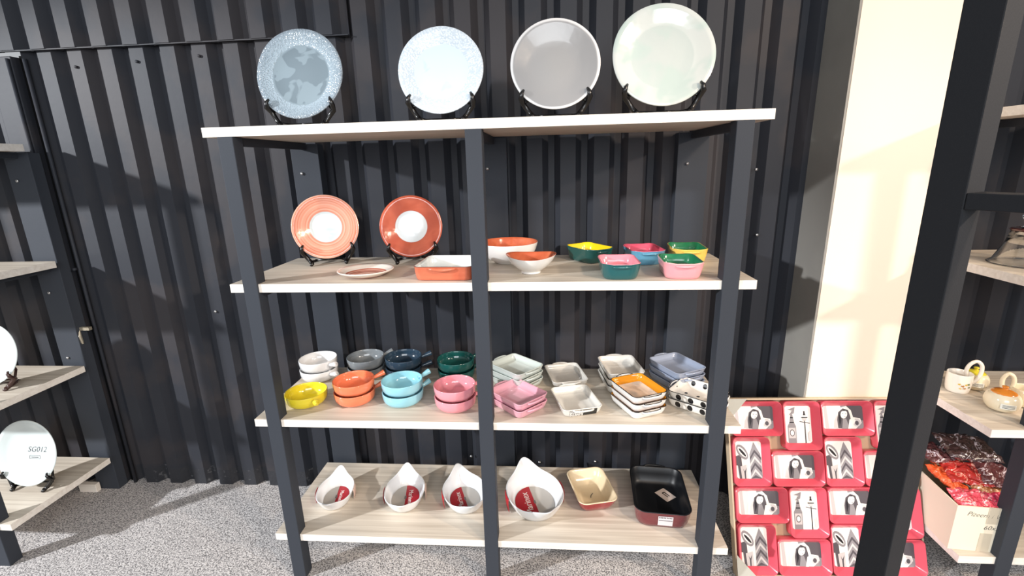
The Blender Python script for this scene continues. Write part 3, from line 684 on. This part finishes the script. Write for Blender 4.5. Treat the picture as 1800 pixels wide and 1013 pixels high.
# ------------------------------------------------------------------ right unit: cardboard box with wrapped packets
bxx = empty('cardboard_box', (1.755, .17, S1), R(-5)); tag(bxx, 'white cardboard box with handwriting, full of wrapped packets on the lowest right shelf', 'box')
M_BX = mat('white_box_card', (228, 218, 196), rough=.8); bw, bd, bh = .20, .29, .178
b = B()
b.box(-bw/2, bw/2, -bd/2, -bd/2+.004, 0, bh); b.box(-bw/2, bw/2, bd/2-.004, bd/2, 0, bh); b.box(-bw/2, -bw/2+.004, -bd/2+.004, bd/2-.004, 0, bh); b.box(bw/2-.004, bw/2, -bd/2+.004, bd/2-.004, 0, bh); b.box(-bw/2+.004, bw/2-.004, -bd/2+.004, bd/2-.004, 0, .004)
b.build('walls', M_BX, bxx)
text(bxx, 'Pizeem i Vezullë', .026, (.010, -bd/2-.001, .145), (PI/2, R(4), 0), M_INK, 'handwriting', shear=.3, xs=.9, thin=-.0007)
text(bxx, '60x20', .024, (.022, -bd/2-.001, .098), (PI/2, 0, 0), M_INK, 'handwriting', shear=.3, thin=-.0006)
b = B(); b.box(-.012, .024, -bd/2-.0012, -bd/2-.0004, .0, .075); b.build('tape', mat('brown_tape', (196, 186, 166), rough=.35), bxx)
b = B(); b.box(-.004, .030, -bd/2-.0012, -bd/2-.0004, .115, bh); b.build('tape', mat('brown_tape', (196, 186, 166), rough=.35), bxx)
def wrapped(rgb, nm, rgb2):
    m = bpy.data.materials.new(nm); m.use_nodes = True; nt = m.node_tree; p = nt.nodes['Principled BSDF']; L = nt.links
    tc = nt.nodes.new('ShaderNodeTexCoord'); v = nt.nodes.new('ShaderNodeTexNoise'); v.inputs['Scale'].default_value = 13; v.inputs['Detail'].default_value = 3; v.inputs['Distortion'].default_value = 1.2
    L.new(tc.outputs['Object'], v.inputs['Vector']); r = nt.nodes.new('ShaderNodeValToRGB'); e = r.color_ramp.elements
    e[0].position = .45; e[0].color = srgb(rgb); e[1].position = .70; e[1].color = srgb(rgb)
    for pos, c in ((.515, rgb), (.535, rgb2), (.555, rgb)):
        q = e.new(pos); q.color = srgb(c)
    L.new(v.outputs['Fac'], r.inputs['Fac']); L.new(r.outputs['Color'], p.inputs['Base Color'])
    v2 = nt.nodes.new('ShaderNodeTexNoise'); v2.inputs['Scale'].default_value = 24; v2.inputs['Detail'].default_value = 2; v2.inputs['Distortion'].default_value = 1.5; L.new(tc.outputs['Object'], v2.inputs['Vector'])
    bp = nt.nodes.new('ShaderNodeBump'); bp.inputs['Strength'].default_value = .8; bp.inputs['Distance'].default_value = .015; L.new(v2.outputs['Fac'], bp.inputs['Height']); L.new(bp.outputs['Normal'], p.inputs['Normal'])
    p.inputs['Roughness'].default_value = .18; p.inputs['Coat Weight'].default_value = 1; p.inputs['Coat Roughness'].default_value = .04
    return m
from mathutils import noise
def packet(label, x, y, z, sx, sy, sz, rz, rx, ry, m, seed):
    n = 26; V = []; F = []
    for side in (1, -1):
        for i in range(n+1):
            for j in range(n+1):
                a, c = 2*i/n-1, 2*j/n-1
                e = max(0, (1-a**4)*(1-c**4))**.5
                d = noise.noise(Vector((a*2.2+seed, c*2.2, side*3)))*.7+noise.noise(Vector((a*6+seed, c*6, side*3)))*.35
                V.append((a*sx*(1+.06*noise.noise(Vector((c*3, seed, 1)))), c*sy*(1+.06*noise.noise(Vector((a*3, seed, 5)))), side*sz*e*(.7+d)+.004*noise.noise(Vector((a*5, c*5, seed)))*1.5))
    q = (n+1)**2
    for i in range(n):
        for j in range(n):
            a = i*(n+1)+j; F.append((a, a+1, a+n+2, a+n+1)[::-1]); F.append((q+a, q+a+1, q+a+n+2, q+a+n+1))
    o = mesh('wrapped_packet', V, F, m, None, True); o.location = (x, y, z); o.rotation_euler = (R(rx), R(ry), R(rz))
    tag(o, label, 'packet', 'plastic-wrapped packets in the white box')
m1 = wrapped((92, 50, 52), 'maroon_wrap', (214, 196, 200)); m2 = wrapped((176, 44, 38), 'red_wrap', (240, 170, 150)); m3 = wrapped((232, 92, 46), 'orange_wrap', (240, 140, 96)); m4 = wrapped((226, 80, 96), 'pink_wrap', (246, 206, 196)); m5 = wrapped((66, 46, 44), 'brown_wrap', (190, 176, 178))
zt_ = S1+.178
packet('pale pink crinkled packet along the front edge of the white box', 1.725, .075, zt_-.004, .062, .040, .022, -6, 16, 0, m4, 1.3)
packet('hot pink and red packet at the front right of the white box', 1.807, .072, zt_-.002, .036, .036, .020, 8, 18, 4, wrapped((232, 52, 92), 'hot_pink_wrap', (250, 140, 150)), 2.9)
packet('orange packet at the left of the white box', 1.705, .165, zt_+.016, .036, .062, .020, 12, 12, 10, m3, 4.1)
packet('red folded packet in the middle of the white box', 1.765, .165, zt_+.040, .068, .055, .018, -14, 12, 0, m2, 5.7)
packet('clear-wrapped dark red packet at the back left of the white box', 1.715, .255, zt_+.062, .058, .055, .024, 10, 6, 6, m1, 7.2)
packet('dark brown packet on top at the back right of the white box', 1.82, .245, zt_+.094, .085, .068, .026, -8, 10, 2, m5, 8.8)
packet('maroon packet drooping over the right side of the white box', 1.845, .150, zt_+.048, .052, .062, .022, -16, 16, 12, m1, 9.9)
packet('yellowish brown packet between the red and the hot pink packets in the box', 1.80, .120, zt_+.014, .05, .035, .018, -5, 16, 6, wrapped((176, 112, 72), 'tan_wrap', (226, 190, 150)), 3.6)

# sugar pots on the third right shelf
M_IV = C('ivory_glaze', (236, 222, 192))
def pot(label, x, y, r, h, lid, lidname, rot=0):
    u = empty('sugar_pot', (x, y, S2), R(rot)); tag(u, label, 'sugar pot', 'lidded ceramic pots on the right unit')
    P = smoothprof([(.001, .001), (r*.6, 0), (r*.85, h*.18), (r, h*.5), (r*.9, h*.85), (r*.68, h), (r*.62, h), (r*.8, h*.82), (r*.9, h*.5), (r*.6, h*.1), (.001, h*.08)], 2)
    V, F, Mi = lathe(P, 56); mesh('body', V, F, M_IV, None, True, u)
    V, F, Mi = lathe(smoothprof([(.001, h*.93), (r*.66, h*.93), (r*.7, h*.98), (r*.62, h*1.06), (r*.3, h*1.17), (r*.12, h*1.2), (r*.13, h*1.25), (r*.2, h*1.31), (r*.14, h*1.37), (.001, h*1.38)], 1), 48)
    mesh('lid', V, F, C(lidname, lid), None, True, u)
    n = 8; V = []
    for i in range(n+1):
        a = R(-90-24+48*i/n)
        for z in (.34, .62):
            rr_ = r*(1.0 if z < .5 else .985)+.0012
            if z < .5: rr_ = r*.985+.0015
            V.append((rr_*math.cos(a), rr_*math.sin(a), z*h))
    lb = mesh('paper_label', V, [(2*i, 2*i+2, 2*i+3, 2*i+1) for i in range(n)], mat('paper_label', (240, 236, 222), rough=.6), None, False, u)
    q = B()
    for zz in (.41, .48, .55):
        V = []
        for i in range(n+1):
            a = R(-90-18+36*i/n)
            for z in (zz-.012, zz+.012): V.append(((r*.985+.0022)*math.cos(a), (r*.985+.0022)*math.sin(a), z*h))
        q.add(V, [(2*i, 2*i+2, 2*i+3, 2*i+1) for i in range(n)])
    q.build('label_print', M_INK, lb)
    return u
pot('ivory sugar pot with orange lid near the front of the right shelf', 1.797, .137, .050, .064, (226, 138, 48), 'orange_lid', -22)
pot('ivory sugar pot with yellow lid behind the flowered cup', 1.838, .300, .045, .062, (222, 208, 62), 'yellow_lid', -25)
u = empty('flowered_cup', (1.763, .275, S2)); tag(u, 'white cup with painted yellow flowers and a tall looped handle on the right unit', 'cup')
V, F, Mi = lathe(smoothprof([(.001, .001), (.030, 0), (.034, .003), (.038, .03), (.038, .072), (.037, .075), (.035, .073), (.034, .03), (.028, .008), (.001, .007)], 1), 56)
mesh('body', V, F, C('cup_white', (236, 226, 212)), None, True, u)
b = B(); b.tube(spl([(.035, .010, .052), (.024, .006, .080), (.026, -.002, .108), (.040, -.010, .122), (.054, -.016, .108), (.055, -.018, .078), (.047, -.016, .052), (.036, -.012, .036)]), .0065, 10); b.build('handle', MATS['cup_white'], u, smooth=True)
b = B()
for a0, z0, s_, mi in ((-125, .040, .006, 0), (-110, .034, .007, 1), (-95, .040, .006, 0), (-100, .026, .006, 1), (-84, .042, .006, 2), (-118, .024, .005, 0), (-78, .030, .005, 2)):
    V = [(0, 0, 0)]; c_ = []
    for k in range(10):
        rr_ = s_*(1 if k % 2 == 0 else .55); aa = R(a0)+rr_*math.cos(2*PI*k/10)/.038; V_ = (.0390*math.cos(aa), .0390*math.sin(aa), z0+rr_*.7*math.sin(2*PI*k/10)); c_.append(V_)
    b.add(c_, [tuple(range(10))], mi)
b.build('painted_flowers', [mat('yellow_paint', (214, 176, 60), rough=.4), mat('brown_paint', (176, 120, 60), rough=.4), mat('green_paint', (90, 110, 40), rough=.4)], u)
u = empty('flowered_cup', (1.905, .17, S2), R(150)); tag(u, 'ivory cup with a tall looped handle, cut by the right edge beside the orange-lidded pot', 'cup')
V, F, Mi = lathe(smoothprof([(.001, .001), (.034, 0), (.046, .01), (.048, .035), (.042, .062), (.040, .063), (.039, .06), (.044, .035), (.038, .01), (.001, .007)], 1), 48); mesh('body', V, F, M_IV, None, True, u)
b = B(); b.tube(spl([(.044, 0, .022), (.062, 0, .045), (.068, 0, .080), (.058, 0, .104), (.044, 0, .098), (.038, 0, .076), (.040, 0, .055)]), .0068, 10); b.build('handle', M_IV, u, smooth=True)

# glass cover on the second right shelf
M_GL = mat('clear_glass', (250, 250, 248), rough=.03, trans=1.0)
u = empty('glass_cover', (1.815, .185, S3)); tag(u, 'clear glass cover with brown collar and glass knob at the right edge', 'glass cover')
V, F, Mi = lathe([(.096, .004), (.098, .001), (.102, .002), (.104, .005), (.098, .008), (.090, .014), (.068, .068), (.058, .112), (.055, .112), (.064, .068), (.085, .013), (.092, .008)], 64)
n = 64; F = [f for f in F if len(f) == 4]; F += [((11)*n+k, 11*n+(k+1) % n, (k+1) % n, k) for k in range(n)]
mesh('dome', V, F, M_GL, None, True, u)
V, F, Mi = lathe([(.040, .112), (.060, .110), (.064, .114), (.060, .118), (.042, .120)], 56); F = [f for f in F if len(f) == 4]+[(4*56+k, 4*56+(k+1) % 56, (k+1) % 56, k) for k in range(56)]
mesh('collar', V, F, mat('brown_glass', (78, 32, 26), rough=.08, coat=.5), None, True, u)
V, F, Mi = lathe(smoothprof([(.001, .114), (.040, .114), (.036, .122), (.022, .130), (.026, .142), (.040, .150), (.042, .160), (.030, .166), (.001, .166)], 1), 56); mesh('knob', V, F, M_GL, None, True, u)

# pale block on the floor behind the left unit
b = B(); b.box(-.05, .045, -.012, .012, 0, .045); o = b.build('wood_block', M_EDGE, bevel=.002); o.location = (-2.10, .46, FL); tag(o, 'pale wooden block on the floor under the left shelving unit', 'wood block')
